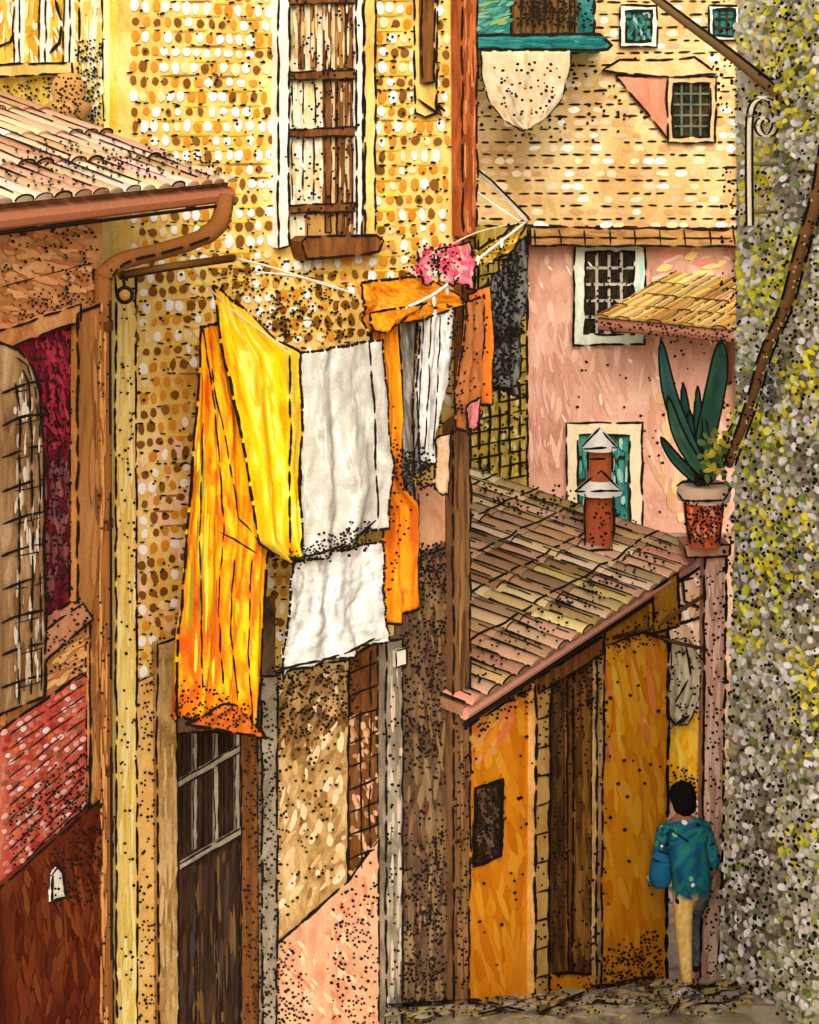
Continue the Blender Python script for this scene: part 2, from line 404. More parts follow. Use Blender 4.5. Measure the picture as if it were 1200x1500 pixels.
strokes(o,pM,[(416,115),(470,115),(470,290),(416,295)],40,[(250,248,240),(232,218,184)],(16,4),1.57,.1,.03)
for x in (424,440,456): ink(o,pM,[(x,118),(x+1,183)],2.5,.035); ink(o,pM,[(x,202),(x,292)],2.5,.035)
stip(o,pM,[(414,0),(512,0),(512,345),(414,345)],170,.078)
slab(o,'window_sill',pM,[(422,352),(430,345),(530,342),(540,350),(534,366),(500,372),(430,378)],brown,.16,.2,5)
slab(o,'niche_frame',pM,[(603,-60),(636,-60),(636,165),(618,172),(603,165)],cream,.03,.04,4)
slab(o,'niche_shutter',pM,[(609,-60),(629,-60),(628,120),(611,122)],brown,.06,.05,4)
ink(o,pM,[(608,145),(640,170),(630,150),(652,168)],5,.05)
gy=paint('gable_yellow',[(210,156,50),(234,196,86),(244,226,146)],3)
slab(o,'gable_wall_face',pS,[(-110,-250),(165,-250),(165,300),(-110,300)],gy,.012,.05,0)
slab(o,'gable_strip',pS,[(128,-60),(163,-60),(163,250),(128,230)],paint('yellow_cream',[(230,204,116),(242,228,160),(248,240,196)],3),.06,.05,4)
slab(o,'gable_cornice',pS,[(-60,96),(126,92),(126,108),(-60,115)],cream,.1,.1,4)
for x in (30,68,104): slab(o,'gable_pilaster_%d'%x,pS,[(x,-60),(x+9,-60),(x+9,92),(x,94)],white,.05,.04,3)
strokes(o,pS,[(0,0),(126,0),(126,90),(0,90)],80,[(250,238,190),(214,156,40),(236,196,76),(252,248,230)],(16,4),1.4,.5,.02,mixf=.15)
ink(o,pS,[(0,70),(20,62),(32,40),(34,10),(28,-10)],5,.03); ink(o,pS,[(86,0),(96,30),(92,62),(70,90)],5,.03)
strokes(o,pS,[(130,0),(162,0),(162,200),(130,200)],70,[(252,248,225),(240,220,120),(230,200,96)],(24,4),1.57,.1,.068,mixf=.1)
stip(o,pS,[(128,60),(164,60),(164,220),(128,220)],160,.08)
stip(o,pS,[(0,110),(126,110),(126,160),(0,140)],80,.03)
# ================= LEFT HOUSE
o=Obj('pink_stucco_house')
ter=paint('ochre_stucco',[(150,92,50),(188,128,78),(208,152,102),(220,172,122)],2.6)
slab(o,'wall',pH,[(-400,zb(pH,-400,7.6)),(150,zb(pH,150,7.6)),(150,zb(pH,150,.6)),(-400,zb(pH,-400,.6))],ter,0,2.5,0)
slab(o,'eave_band',pH,[(-60,318),(134,296),(134,318),(-60,345)],paint('rose_plaster',[(200,120,112),(220,146,136),(232,172,154)],4),.05,.05,4)
ink(o,pH,[(0,420),(70,400),(135,385)],2,.012)
strokes(o,pH,[(0,350),(134,325),(134,440),(0,480)],110,[(222,160,106),(186,120,70),(210,146,94),(160,98,54),(228,180,130)],(18,6),.2,.8,.008)
stip(o,pH,[(20,440),(134,390),(134,460),(20,490)],110,.02)
stip(o,pH,[(0,330),(134,310),(134,400),(0,420)],70,.02)
slab(o,'pier',pH,[(100,458),(146,440),(146,zb(pH,146,.7)),(118,1600),(118,905),(100,880)],paint('pier_brown',[(122,80,40),(164,112,62),(188,136,82)],3,(1,1,.3)),.05,.06,5)
strokes(o,pH,[(120,470),(144,460),(144,1500),(122,1500)],120,[(186,130,78),(136,88,46),(204,150,96),(116,72,38)],(36,4),1.57,.06,.056)
mar=paint('maroon_reveal',[(64,18,24),(114,34,44),(150,58,64)],4)
slab(o,'window_reveal',pH,[(-60,520),(100,462),(100,882),(40,915),(-60,960)],mar,.01,.03,5)
strokes(o,pH,[(40,500),(98,480),(98,640),(42,700)],80,[(150,40,60),(110,28,40),(170,60,76)],(14,4),1.3,.6,.018)
strokes(o,pH,[(45,700),(98,660),(98,870),(45,890)],60,[(126,74,74),(98,60,60),(146,94,88)],(14,4),1.5,.4,.018)
stip(o,pH,[(42,500),(98,480),(98,875),(44,890)],330,.028)
slab(o,'window_lintel',pH,[(-60,500),(104,445),(104,470),(-60,530)],ter,.05,.05,4)
arch=[(-60,500),(-20,500),(8,510),(28,535),(38,570),(44,640),(48,1000),(46,1018),(-60,1060)]
slab(o,'arched_shutter',pH,arch,paint('shutter_tan',[(110,80,52),(166,130,90),(204,176,136)],4,(2,2,.5)),.07,.05,5)
for i in range(10):
    y=560+i*48; ink(o,pH,[(-20,y+14),(0,y+6),(20,y),(42,y-4)],4.5,.084); ink(o,pH,[(0,y+14),(42,y+4)],2,.084)
ink(o,pH,[(12,540),(22,560),(26,700),(24,1015)],4,.084); ink(o,pH,[(0,560),(6,600),(6,1030)],4,.084); ink(o,pH,[(0,522),(18,535),(30,570),(36,640),(38,1010)],3,.084)
strokes(o,pH,[(0,530),(40,600),(42,1000),(0,1020)],110,[(228,216,196),(140,104,66),(196,180,162),(110,78,46)],(15,3),1.57,.12,.08,mixf=.05)
slab(o,'window_sill',pH,[(44,925),(104,882),(120,905),(52,965),(44,968)],paint('sill_rose',[(180,120,90),(212,156,116)],4),.06,.08,4)
slab(o,'sill_panel',pH,[(46,975),(118,912),(118,985),(0,1062),(0,1040),(44,1018)],ter,.03,.03,3)
strokes(o,pH,[(50,980),(116,925),(116,980),(50,1020)],30,[(236,196,134),(216,148,104),(240,186,100)],(14,4),-.6,.3,.036)
stip(o,pH,[(50,880),(118,860),(118,985),(50,1000)],70,.066)
bp=[(-60,1110),(0,1062),(110,985),(118,990),(118,1180),(0,1285),(-60,1325)]
slab(o,'brick_panel',pH,bp,paint('mortar_rose',[(160,70,58),(202,108,90),(222,146,124)],4),.034,.03,4)
for r_ in range(24):
    for c_ in range(12):
        x=c_*11+(r_%2)*5-4+U(-1.5,1.5); yy=1070+r_*12-x*.66+U(-1.5,1.5)
        if inside((x,yy),bp) and inside((x+5,yy),bp): daub(o.db,pH,x,yy,U(4,6.4),U(3,4.8),-.6,var(random.choice([(206,74,60),(226,112,94),(236,174,164),(180,54,52),(220,110,60),(244,214,206),(214,130,116),(150,90,60)]),12),.042,.003)
for r_ in range(12): ink(o,pH,[(0,1075+r_*21),(112,1000+r_*17)],2.4,.05)
stip(o,pH,[(0,1180),(118,1090),(118,1180),(0,1270)],160,.052)
slab(o,'base',pH,[(-60,1332),(0,1282),(128,1172),(148,1165),(148,zb(pH,148,.7)),(-60,zb(pH,-60,.7))],paint('oxblood_base',[(60,24,12),(96,42,22),(122,64,34)],3),.062,.06,5)
strokes(o,pH,[(0,1300),(144,1180),(144,1500),(0,1500)],150,[(104,46,22),(70,24,12),(130,72,34),(86,34,24),(120,56,30)],(26,5),1.5,.5,.067)
stip(o,pH,[(40,1240),(144,1165),(144,1320),(60,1330)],160,.078)
slab(o,'iron_ring_plate',pH,[(56,1278),(64,1268),(72,1275),(76,1310),(54,1318)],white,.08,.02,5)
E0=at(0,300,7.8);E1=at(335,268,10.3); d=(E1-E0); E00=E0-d*.7
up=at(0,140,10.8)-E1
pal=[(222,174,150),(218,146,136),(236,214,186),(226,192,152),(190,140,104),(214,178,130),(240,224,202),(196,156,124)]
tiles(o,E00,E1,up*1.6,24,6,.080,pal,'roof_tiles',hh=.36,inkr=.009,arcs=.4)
pLR=Pl((0,300,7.8),(335,268,10.3),(0,140,10.8))
stip(o,pLR,[(0,240),(150,200),(330,250),(330,268),(0,292)],200,.06)
fb=Buf(); tube(fb,[E00+Vector((0,0,-.07)),E1+Vector((0,0,-.07))],.05,(190,124,90)); o.mesh('eave_board',fb.v,fb.f,VC,fb.c)
tube(o.ink,[E00+Vector((.04,0,-.13)),E1+Vector((.04,0,-.13))],.011,k=5)
g=Obj('drain_pipe')
pts=smoothp([at(330,290,10.1),at(322,325,10.0),at(295,348,9.8),at(235,368,9.4),at(180,382,9.05),at(155,402,8.95),at(150,440,8.95),at(151,900,8.95),at(152,1500,8.95),at(152,2020,8.95)],6)
tube(g.db,pts,[.06]*12+[.05]*(len(pts)-12),(130,84,44),10)
for sx in(-1,1):
    q=[p+Vector((sx*.047,-.02,0)) for p in pts]
    i=0
    while i<len(q)-2: tube(g.ink,q[i:i+4],.009,k=5); i+=4
for y in (470,760,1120): tube(g.db,[at(150,y,8.95),at(150,y+14,8.95)],.06,(110,70,36),10)
pp=Pl((100,8.88),(200,8.881))
strokes(g,pp,[(146,440),(156,440),(158,1500),(148,1500)],90,[(166,116,66),(106,66,32),(182,134,80)],(26,2.2),1.57,.03,.012)
stip(g,pp,[(138,440),(162,440),(164,1500),(140,1500)],70,.02)
g=Obj('roof_chimney_pot')
c=at(100,168,10.9)
lathe(g.db,c,[(.10,c.z-.4),(.11,c.z-.02),(.15,c.z+.02),(.15,c.z+.07),(.10,c.z+.1),(.12,c.z+.2),(.07,c.z+.27),(.02,c.z+.28)],(190,144,84),18)
pp=Pl((100,10.74),(101,10.74)); stip(g,pp,[(70,110),(128,110),(130,185),(75,185)],80,0); 
# ================= ORANGE HOUSE
o=Obj('orange_house')
ora=paint('orange_stucco',[(200,114,22),(220,140,28),(230,154,40),(238,178,66)],1.7,(1,1,.5))
slab(o,'wall',pO,[(668,1025),(978,835),(978,1470),(668,1560)],ora,0,2.4,0)
strokes(o,pO,[(674,1060),(768,1000),(768,1470),(674,1490)],150,[(230,150,36),(240,172,56),(212,124,26),(236,156,46)],(26,7),1.45,.5,.006,4,.2)
strokes(o,pO,[(674,1050),(768,990),(740,1080),(690,1130)],45,[(240,180,110),(236,136,84),(232,116,66),(244,190,96)],(18,6),2.2,.4,.014)
strokes(o,pO,[(876,935),(972,910),(972,1430),(876,1440)],160,[(226,152,30),(234,164,40),(210,132,22),(242,180,64)],(28,8),1.45,.4,.006,4,.2)
strokes(o,pO,[(880,950),(970,920),(960,1080),(890,1110)],30,[(248,196,76),(244,176,44),(236,140,70)],(30,5),1.4,.2,.014,mixf=.1)
slab(o,'small_window',pO,[(694,1153),(734,1141),(731,1252),(691,1268)],dark,.02,.04,6,False)
strokes(o,pO,[(697,1158),(730,1148),(727,1246),(695,1260)],26,[(110,84,74),(80,60,48),(130,100,70)],(10,4),1.3,.4,.024)
stip(o,pO,[(694,1153),(734,1141),(731,1252),(691,1268)],100,.034)
slab(o,'door_recess',pO,[(796,1000),(866,955),(864,1425),(800,1425)],paint('recess',[(60,38,20),(96,66,34),(124,88,46)],4,(2,2,.4)),.012,.04,5)
strokes(o,pO,[(800,1010),(830,990),(828,1410),(804,1410)],60,[(56,38,24),(80,56,32),(106,76,42)],(30,5),1.57,.1,.018)
strokes(o,pO,[(832,1000),(862,975),(860,1410),(832,1410)],50,[(140,98,48),(168,122,56),(110,80,42)],(30,4),1.57,.1,.018)
slab(o,'door_inner_jamb',pO,[(824,985),(834,978),(832,1420),(826,1420)],brown,.04,.04,4)
slab(o,'door_jamb_left',pO,[(774,1000),(796,985),(792,1490),(772,1500)],paint('jamb',[(172,130,68),(200,160,94),(214,186,126)],3),.07,.1,5)
for yy in range(1010,1500,42): ink(o,pO,[(774,yy),(795,yy-6)],3.5,.08)
slab(o,'door_jamb_right',pO,[(866,950),(876,945),(872,1440),(864,1440)],tan,.06,.08,4)
slab(o,'door_head',pO,[(774,990),(870,930),(870,955),(774,1012)],brown,.09,.1,4)
slab(o,'corner_pier',pO,[(942,862),(980,838),(982,915),(945,925)],paint('gold_wood',[(150,100,28),(200,150,50)],4),.10,.12,5)
slab(o,'painted_eave_shadow',pO,[(668,1042),(950,862),(950,900),(668,1070)],paint('gold_brown',[(110,68,28),(166,108,44),(194,140,62)],4),.03,.05,4)  # brown band painted along the eave as its shadow, not a timber part
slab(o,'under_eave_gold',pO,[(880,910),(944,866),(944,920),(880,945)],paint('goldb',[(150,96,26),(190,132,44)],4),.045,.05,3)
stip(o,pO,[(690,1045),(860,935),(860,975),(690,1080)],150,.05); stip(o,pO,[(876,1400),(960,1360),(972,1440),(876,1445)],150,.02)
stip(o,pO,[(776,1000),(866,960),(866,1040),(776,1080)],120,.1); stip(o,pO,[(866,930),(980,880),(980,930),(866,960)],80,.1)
stip(o,pO,[(668,1050),(978,900),(978,1460),(668,1480)],80,.02,(2,3.5)); stip(o,pO,[(770,1060),(880,1020),(880,1480),(770,1480)],170,.09)
ink(o,pO,[(978,900),(975,1445)],6,.012); ink(o,pO,[(670,1478),(772,1500)],5,.02); ink(o,pO,[(870,1445),(978,1436)],6,.02)
E0=at(680,1035,12.75);E1=at(1035,806,17.5)
A=at(675,685,19.0); up=A-E1
palr=[(200,166,116),(176,144,98),(214,190,134),(150,116,82),(206,152,128),(190,164,106),(220,200,160),(140,108,82),(214,168,146)]
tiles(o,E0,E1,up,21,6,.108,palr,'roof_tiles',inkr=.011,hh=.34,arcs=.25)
fb=Buf(); tube(fb,[E0+Vector((0,0,-.06)),E1+Vector((0,0,-.06))],.045,(205,150,130)); tube(fb,[E1+Vector((0,0,-.02)),E1+up+Vector((0,0,-.0))],.05,(120,90,78)); o.mesh('fascia',fb.v,fb.f,VC,fb.c)
tube(o.ink,[E0+Vector((0,-.03,-.13)),E1+Vector((0,-.03,-.13))],.018,k=6)
pRoof=Pl((680,1035,12.75),(1035,806,17.5),(675,685,19.0))
for fr in (.17,.34,.5,.67,.84):
    a=E0+up*fr; b=E1+up*fr; n=60
    pts=[a+(b-a)*i/n+pRoof.n*.07+up.normalized()*noise.noise(Vector((i*.3,fr*9,0)))*.05 for i in range(n+1)]
    i=0
    while i<n:
        l=random.randint(1,4); seg=pts[i:i+l+1]
        if len(seg)>1: tube(o.ink,seg,.011,k=5)
        i+=l+(1 if R()<.6 else 0)
stip(o,pRoof,[(680,1030),(800,950),(1000,820),(960,800),(690,960)],160,.09)
stip(o,pRoof,[(680,700),(840,730),(1000,800),(700,760)],100,.09)
g=Obj('roof_chimney')
c=pRoof.w(878,800,0); Yc=c.y; z=lambda y:CZ+(H0-y)*Yc/F; s=Yc/F
lathe(g.db,c,[(21*s,z(815)),(21*s,z(718))],(164,84,52),12)
lathe(g.db,c,[(34*s,z(722)),(34*s,z(717)),(4*s,z(690))],(236,230,218),12)
lathe(g.db,c,[(18*s,z(704)),(18*s,z(652))],(170,92,58),12)
lathe(g.db,c,[(26*s,z(658)),(26*s,z(653)),(3*s,z(626))],(236,232,220),12)
pp=Pl((878,Yc-.30),(879,Yc-.30))
for P in ([(843,719),(880,690),(912,719),(843,721)],[(852,656),(880,626),(905,657),(852,657)],[(857,724),(857,806),(898,806),(899,726)],[(861,660),(861,690)],[(896,660),(896,692)],[(862,672),(895,672)]): ink(g,pp,P,4,0)
stip(g,pp,[(862,730),(895,730),(895,800),(862,800)],24,0)
# ================= GRID WALL
o=Obj('yellow_tiled_wall')
slab(o,'wall',pG,[(660,330),(772,330),(772,1050),(660,1050)],paint('olive_yellow',[(160,132,60),(208,182,86),(230,208,120)],4),0,.4,4)
for x in range(684,772,15): ink(o,pG,[(x,350),(x+2,700)],4,.015)
for y in range(362,720,19): ink(o,pG,[(672,y+10),(770,y-8)],3.5,.017)
strokes(o,pG,[(675,360),(770,350),(770,710),(675,700)],190,[(240,218,96),(206,174,68),(248,236,170),(150,134,70),(170,150,96)],(6,4),1.5,.5,.006,mixf=.1)
stip(o,pG,[(675,350),(770,350),(770,710),(675,700)],200,.024)
# ================= PINK HOUSE
o=Obj('pink_shingled_house')
pink=paint('pink_plaster',[(186,138,116),(208,160,140),(220,174,154),(230,194,174)],1.4)
slab(o,'wall',pK,[(766,300),(1110,300),(1110,1180),(766,1180)],pink,0,3,0)
strokes(o,pK,[(770,365),(1070,365),(1070,760),(770,720)],260,[(216,166,146),(230,184,164),(202,150,132),(236,198,176),(196,150,122)],(18,5),1.45,.6,.006,4,.25)
strokes(o,pK,[(772,470),(840,470),(840,660),(772,660)],50,[(208,150,130),(190,134,116),(238,206,190)],(14,3),1.45,.4,.013)
strokes(o,pK,[(772,365),(1070,365),(1070,560),(772,640)],16,[(246,240,232),(244,230,220)],(8,2.4),1.0,1.2,.016,mixf=0)
stip(o,pK,[(850,500),(1070,500),(1000,760),(800,720)],50,.02)
strokes(o,pK,[(950,370),(1070,365),(1060,400),(960,440)],18,[(240,216,140),(226,140,128),(236,204,190)],(16,5),-.3,.4,.014,mixf=.1)
strokes(o,pK,[(966,560),(1070,600),(1060,800),(966,740)],70,[(222,188,130),(196,150,108),(230,200,160)],(16,5),1.5,.4,.014)
slab(o,'shingle_wall',pK,[(676,-120),(1110,-120),(1110,332),(676,325)],paint('shingle_ochre',[(180,142,88),(206,172,116),(222,196,142),(234,212,166)],1.2),.25,.3,0)
y=4;row=0
while y<328:
    x=684
    while x<1078:
        l=U(8,22)
        if R()<.82: daub(o.ink,pK,x+l/2,y+U(-1,1),l/2,U(1.2,2.1),U(-.04,.04),None,.262,.001,7)
        if R()<.8: daub(o.db,pK,x+l/2,y+9,U(6,11),U(3.5,6),U(-.15,.15),var(random.choice([(238,222,184),(218,188,140),(200,160,108),(230,204,170),(208,172,136),(248,244,230)]),9),.256,.003)
        x+=l+U(2,8)
    y+=18.5; row+=1
stip(o,pK,[(684,80),(900,80),(1075,90),(1075,150),(800,210),(684,180)],160,.27,(1.5,3))
slab(o,'ledge',pK,[(774,330),(1110,334),(1110,358),(774,356)],paint('ledge_brown',[(124,84,46),(172,130,78),(196,158,104)],3,(.6,1,2)),.34,.4,4)
ink(o,pK,[(774,344),(1078,347)],3,.35)
for x in range(780,1078,36): ink(o,pK,[(x,333),(x+2,356)],3,.35)
teal=paint('teal_paint',[(22,80,80),(46,116,110),(90,150,140)],4)
mint=paint('mint_frame',[(190,202,182),(218,224,204),(234,234,218)],5)
glass=paint('dark_glass',[(14,16,14),(40,34,24),(88,62,34)],5,rough=.4)
window(o,pK,856,368,928,488,16,mint,glass,4,5,paint('grey_sash',[(150,142,124),(205,198,182)],5),0,4,'middle_window')
strokes(o,pK,[(930,370),(944,370),(944,500),(930,500)],20,[(150,205,195),(232,236,224)],(16,3),1.57,.05,.066)
stip(o,pK,[(856,368),(928,368),(928,488),(856,488)],90,.05)
window(o,pK,847,636,922,770,18,paint('cream_frame',[(220,200,160),(238,224,196)],4),teal,4,4,glass,0,5,'lower_window')
strokes(o,pK,[(848,640),(920,640),(920,765),(848,765)],60,[(50,130,118),(96,170,152),(30,86,84),(190,215,195)],(14,4),1.5,.3,.05)
window(o,pK,912,18,950,62,8,mint,teal,3,4,glass,.25,3,'attic_window')
strokes(o,pK,[(914,20),(948,20),(948,60),(914,60)],26,[(60,130,128),(30,60,56),(160,190,180)],(6,3),1.5,.6,.3)
window(o,pK,980,122,1034,200,8,paint('tan_frame',[(190,152,106),(220,192,148)],4),glass,4,5,paint('dull_teal',[(60,84,74),(124,124,96)],5),.25,3,'gable_window')
slab(o,'dormer_side',pK,[(898,112),(976,112),(974,204),(948,172)],paint('salmon',[(190,118,94),(216,148,122)],3),.30,.06,4)
slab(o,'dormer_hood',pK,[(878,104),(902,90),(990,88),(1012,84),(1044,110),(960,114)],paint('hood',[(194,158,100),(226,200,148)],3),.33,.1,4)
window(o,pK,1038,16,1070,55,6,mint,teal,3,3,glass,.25,3,'corner_window')
slab(o,'corner_strip',pK,[(1076,-120),(1100,-120),(1100,640),(1076,640)],paint('bone',[(220,204,170),(240,230,208)],3),.3,.3,4)
g=Obj('tiled_awning')
e0=at(876,466,20.9);e1=at(1110,488,20.6); up=at(985,402,21.9)-e0
tiles(g,e0,e1,up,15,4,.09,[(222,184,100),(202,160,84),(232,206,130),(172,130,74),(214,174,112)],'awning_tiles',inkr=.010,hh=.4,arcs=.5)
fb=Buf(); tube(fb,[e0+Vector((0,0,-.08)),e1+Vector((0,0,-.08))],.07,(150,100,80)); tube(fb,[at(980,410,21.9),at(880,462,20.9)],.04,(120,76,48)); tube(fb,[at(1068,492,20.7),at(1068,560,21.95)],.04,(110,74,46)); g.mesh('awning_beam',fb.v,fb.f,VC,fb.c)
pp=Pl((900,20.5),(1000,20.5)); stip(g,pp,[(880,470),(1070,484),(1070,500),(890,484)],90,0)
g=Obj('teal_balcony')
pQ=Pl((650,20.6),(900,20.61))
slab(g,'floor_slab',pQ,[(648,60),(660,52),(878,50),(896,66),(890,72),(650,72)],teal,0,1.3,5,False)
slab(g,'parapet_left',pQ,[(684,-60),(750,-60),(750,51),(684,52)],teal,-.1,.08,5)
slab(g,'parapet_right',pQ,[(846,-60),(874,-60),(872,50),(846,51)],teal,-.1,.08,5)
slab(g,'planter',pQ,[(750,-60),(846,-60),(846,50),(750,51)],paint('planter_dark',[(54,46,26),(120,90,50),(160,132,76)],5),-.13,.08,0)
strokes(g,pQ,[(686,-10),(750,-10),(750,46),(686,46)],50,[(80,144,138),(30,96,94),(120,170,150),(150,160,70)],(14,3),-.4,.5,-.09)
strokes(g,pQ,[(652,56),(890,54),(890,68),(652,68)],40,[(60,134,128),(20,84,80),(40,112,106)],(18,2.5),0,.08,.006)
for i in range(11): slab(g,'rail_%d'%i,pQ,[(754+i*9,-60),(757+i*9,-60),(757+i*9,50),(754+i*9,50)],glass if i%2 else brown,-.06,.03,0)
stip(g,pQ,[(760,0),(870,0),(870,40),(760,40)],120,-.02,(2,4))
g=Obj('hanging_awning_cloth')
Lp=[(704,74),(706,110),(716,147),(735,174),(768,192)];Rp=[(836,74),(834,110),(822,147),(800,174),(770,193)]
cloth(g,'cloth',Pl((700,20.45),(800,20.46)),Lp,Rp,[(176,150,116),(206,184,146),(214,192,156),(222,208,178),(196,164,116)],2,.05,0,24,24,3)
stip(g,Pl((700,20.3),(800,20.31)),[(720,90),(825,85),(815,150),(770,185),(740,165)],50,0,(1.5,3))
# ================= COURTYARD
o=Obj('courtyard_wall')
slab(o,'wall',pB,[(930,790),(1100,790),(1100,1480),(930,1480)],paint('court',[(160,122,92),(204,170,138),(226,202,176)],2),0,.3,0)
strokes(o,pB,[(975,800),(1050,800),(1050,1440),(975,1440)],150,[(226,202,178),(180,146,116),(238,226,208),(156,126,102),(206,170,130)],(14,5),1.4,.6,.006,mixf=.1)
stip(o,pB,[(975,800),(1060,800),(1060,1440),(975,1440)],260,.02)
for P in ([(980,850),(1030,845)],[(985,915),(1040,900)],[(1000,840),(1004,880),(1030,890)]): ink(o,pB,P,5,.02)
o=Obj('stone_pillar')
pP=Pl((1030,16.7),(1070,16.71))
slab(o,'shaft',pP,[(1033,798),(1064,798),(1060,1200),(1048,1500),(1024,1500),(1030,1200)],paint('pillar_rose',[(160,116,100),(198,156,136),(218,184,164)],2,(1,1,.4)),0,.24,5)
slab(o,'cap',pP,[(1000,796),(1068,796),(1066,812),(1004,814)],paint('pillar_cap',[(170,114,94),(210,160,130)],3),.06,.34,4)
strokes(o,pP,[(1036,815),(1060,815),(1052,1480),(1030,1480)],90,[(226,192,176),(184,142,122),(156,118,104),(234,208,194)],(26,3.5),1.57,.1,.006)
stip(o,pP,[(1033,815),(1066,815),(1052,1490),(1024,1490)],170,.014)
g=Obj('terracotta_plant_pot')
c=at(1031,796,16.6); s=16.6/F; z=lambda y:CZ+(H0-y)*16.6/F
lathe(g.db,c,[(24*s,z(797)),(30*s,z(740)),(32*s,z(730))],(200,102,62),18)
lathe(g.db,c,[(38*s,z(732)),(40*s,z(722)),(37*s,z(710)),(33*s,z(708)),(20*s,z(714))],(222,190,160),18)
pp=Pl((1031,16.6-32*s-.02),(1032,16.6-32*s-.02)); stip(g,pp,[(1004,735),(1058,735),(1052,795),(1008,795)],100,0); ink(g,pp,[(1004,735),(1010,797)],4,0); ink(g,pp,[(1060,735),(1054,797)],4,0)
strokes(g,pp,[(1006,740),(1054,740),(1050,792),(1010,792)],30,[(230,126,74),(180,78,50),(216,156,120)],(12,4),1.4,.6,-.01,mixf=.1)
pp=Pl((1031,16.6-40*s-.02),(1032,16.6-40*s-.02)); ink(g,pp,[(990,712),(1000,706),(1062,708),(1072,716),(1060,734),(1000,732),(992,720)],4,0)
g=Obj('agave_plant')
def blade(buf,pts,wd,col):
    P=smoothp(pts,5); n=len(P); vs=[];fs=[]
    for i,p in enumerate(P):
        t=(P[min(i+1,n-1)]-P[max(i-1,0)]).normalized(); sd=t.cross(Vector((0,-1,.1))).normalized(); f=i/(n-1)
        ww=wd*(math.sin(math.pi*min(1,(.22+.78*f)))**.7)+.002
        vs+=[p+sd*ww,p+Vector((0,.03,0)),p-sd*ww]
    cl=[]
    for i in range(n-1): fs+=[(3*i,3*i+1,3*i+4,3*i+3),(3*i+1,3*i+2,3*i+5,3*i+4)]
    for i in range(n): cl+=[L(var(col,14)),L(var((col[0]*.7,col[1]*.8,col[2]*.8),8)),L(var(col,14))]
    buf.add(vs,fs,cl)
    for q in (0,2): tube(g.ink,[vs[3*i+q]+Vector((0,-.01,0)) for i in range(n)],.010,k=5)
Yp=16.55
for tip,mid,wd,col in [((968,497),(985,590),.075,(66,104,98)),((978,580),(996,640),.06,(78,116,90)),((1000,560),(1010,640),.055,(52,92,90)),((1022,565),(1022,640),.05,(60,102,86)),((1056,498),(1050,560),.10,(60,94,78)),((1030,610),(1032,660),.06,(76,116,70)),((1070,640),(1056,665),.06,(110,124,66)),((968,640),(990,672),.05,(62,100,82)),((1080,612),(1064,650),.05,(150,150,70)),((1010,600),(1014,655),.06,(52,84,82))]:
    dy=U(-.2,.2); blade(g.db,[at(1028+U(-12,12),708,Yp),at(mid[0],mid[1],Yp+dy*.6),at(tip[0],tip[1],Yp+dy)],wd,col)
for i in range(70):
    x,y=1050+random.gauss(0,12),668+random.gauss(0,20); daub(g.db,Pl((1031,16.4+U(-.2,.2)),(1200,16.4)),x,y,U(4,8),U(3,5),U(0,3),var(random.choice([(180,174,70),(110,124,64),(90,120,70),(70,104,70),(200,186,80)]),10),0)
# ================= IVY WALL right
o=Obj('ivy_covered_wall')
slab(o,'wall',pR,[(1084,-350),(1560,-350),(1560,3200),(1056,1520),(1076,800)],paint('ivy_wall_grey',[(150,144,124),(190,184,164),(214,208,190),(226,220,200)],3),0,.4,0)
ZN=[(1150,90,50,110),(1110,250,30,60),(1130,420,60,70),(1110,640,40,60),(1130,800,50,90),(1180,1000,30,90),(1090,900,25,60),(1180,560,30,60),(1170,1240,20,30)]
def zone(x,y): return max(math.exp(-((x-cx)/sx)**2-((y-cy)/sy)**2) for cx,cy,sx,sy in ZN)
leafn=Vector((-.62,-.74,.26)).normalized()
def leaf(buf,p,r1,r2,col,k=7):
    n=(leafn+Vector((U(-.35,.35),U(-.35,.35),U(-.35,.35)))).normalized(); a=n.orthogonal().normalized(); a.rotate(Matrix.Rotation(U(0,6.28),3,n)); b=n.cross(a)
    vs=[p+n*.012]+[p+(a*math.cos(2*math.pi*i/k)*r1+b*math.sin(2*math.pi*i/k)*r2)*U(.85,1.15) for i in range(k)]
    buf.add(vs,[(0,1+i,1+(i+1)%k) for i in range(k)],None if col is None else L(col))
for i in range(11000):
    x=1044+R()*(175 if R()<.86 else 420); y=U(-60,1560)
    off=U(.01,.13); edge=(1084 if y<600 else 1078 if y<820 else 1078-(y-820)*.035)+off*120
    if x<edge+U(-4,6): continue
    xs_=x-off*150
    yl=zone(min(xs_,1200),y); t=R(); nz=noise.noise(Vector((x*.012,y*.010,5)))
    if t<yl*.66: col=random.choice([(240,226,60),(222,212,80),(248,240,120),(204,206,74)])
    elif y<330 and xs_<1135: col=random.choice([(244,236,208),(234,216,170),(250,246,232),(224,202,150)])
    elif t<.72:
        if nz<-.14: col=random.choice([(140,134,116),(166,160,142),(116,110,92),(176,170,152)])
        else: col=random.choice([(192,186,168),(212,208,192),(226,222,206),(172,166,148),(172,176,130)])
    elif t<.93: col=random.choice([(244,242,236),(250,248,244),(232,228,216)])
    else: col=random.choice([(120,144,80),(94,106,70),(160,170,76)])
    Yw=pR.Y(x); leaf(o.db,pR.w(x,y,off),U(4.2,8)*Yw/F,U(3.4,6.5)*Yw/F,var(col,9))
for i in range(2000):
    y=U(-20,1520); x=U(1080,1230)
    if noise.noise(Vector((x*.02,y*.012,7)))<U(-.6,.3): continue
    Yw=pR.Y(x); r=U(1.8,3.4)*Yw/F; leaf(o.ink,pR.w(x,y,.155),r,r,None,6)
g=Obj('street_lamp_bracket')
Yb=13.3
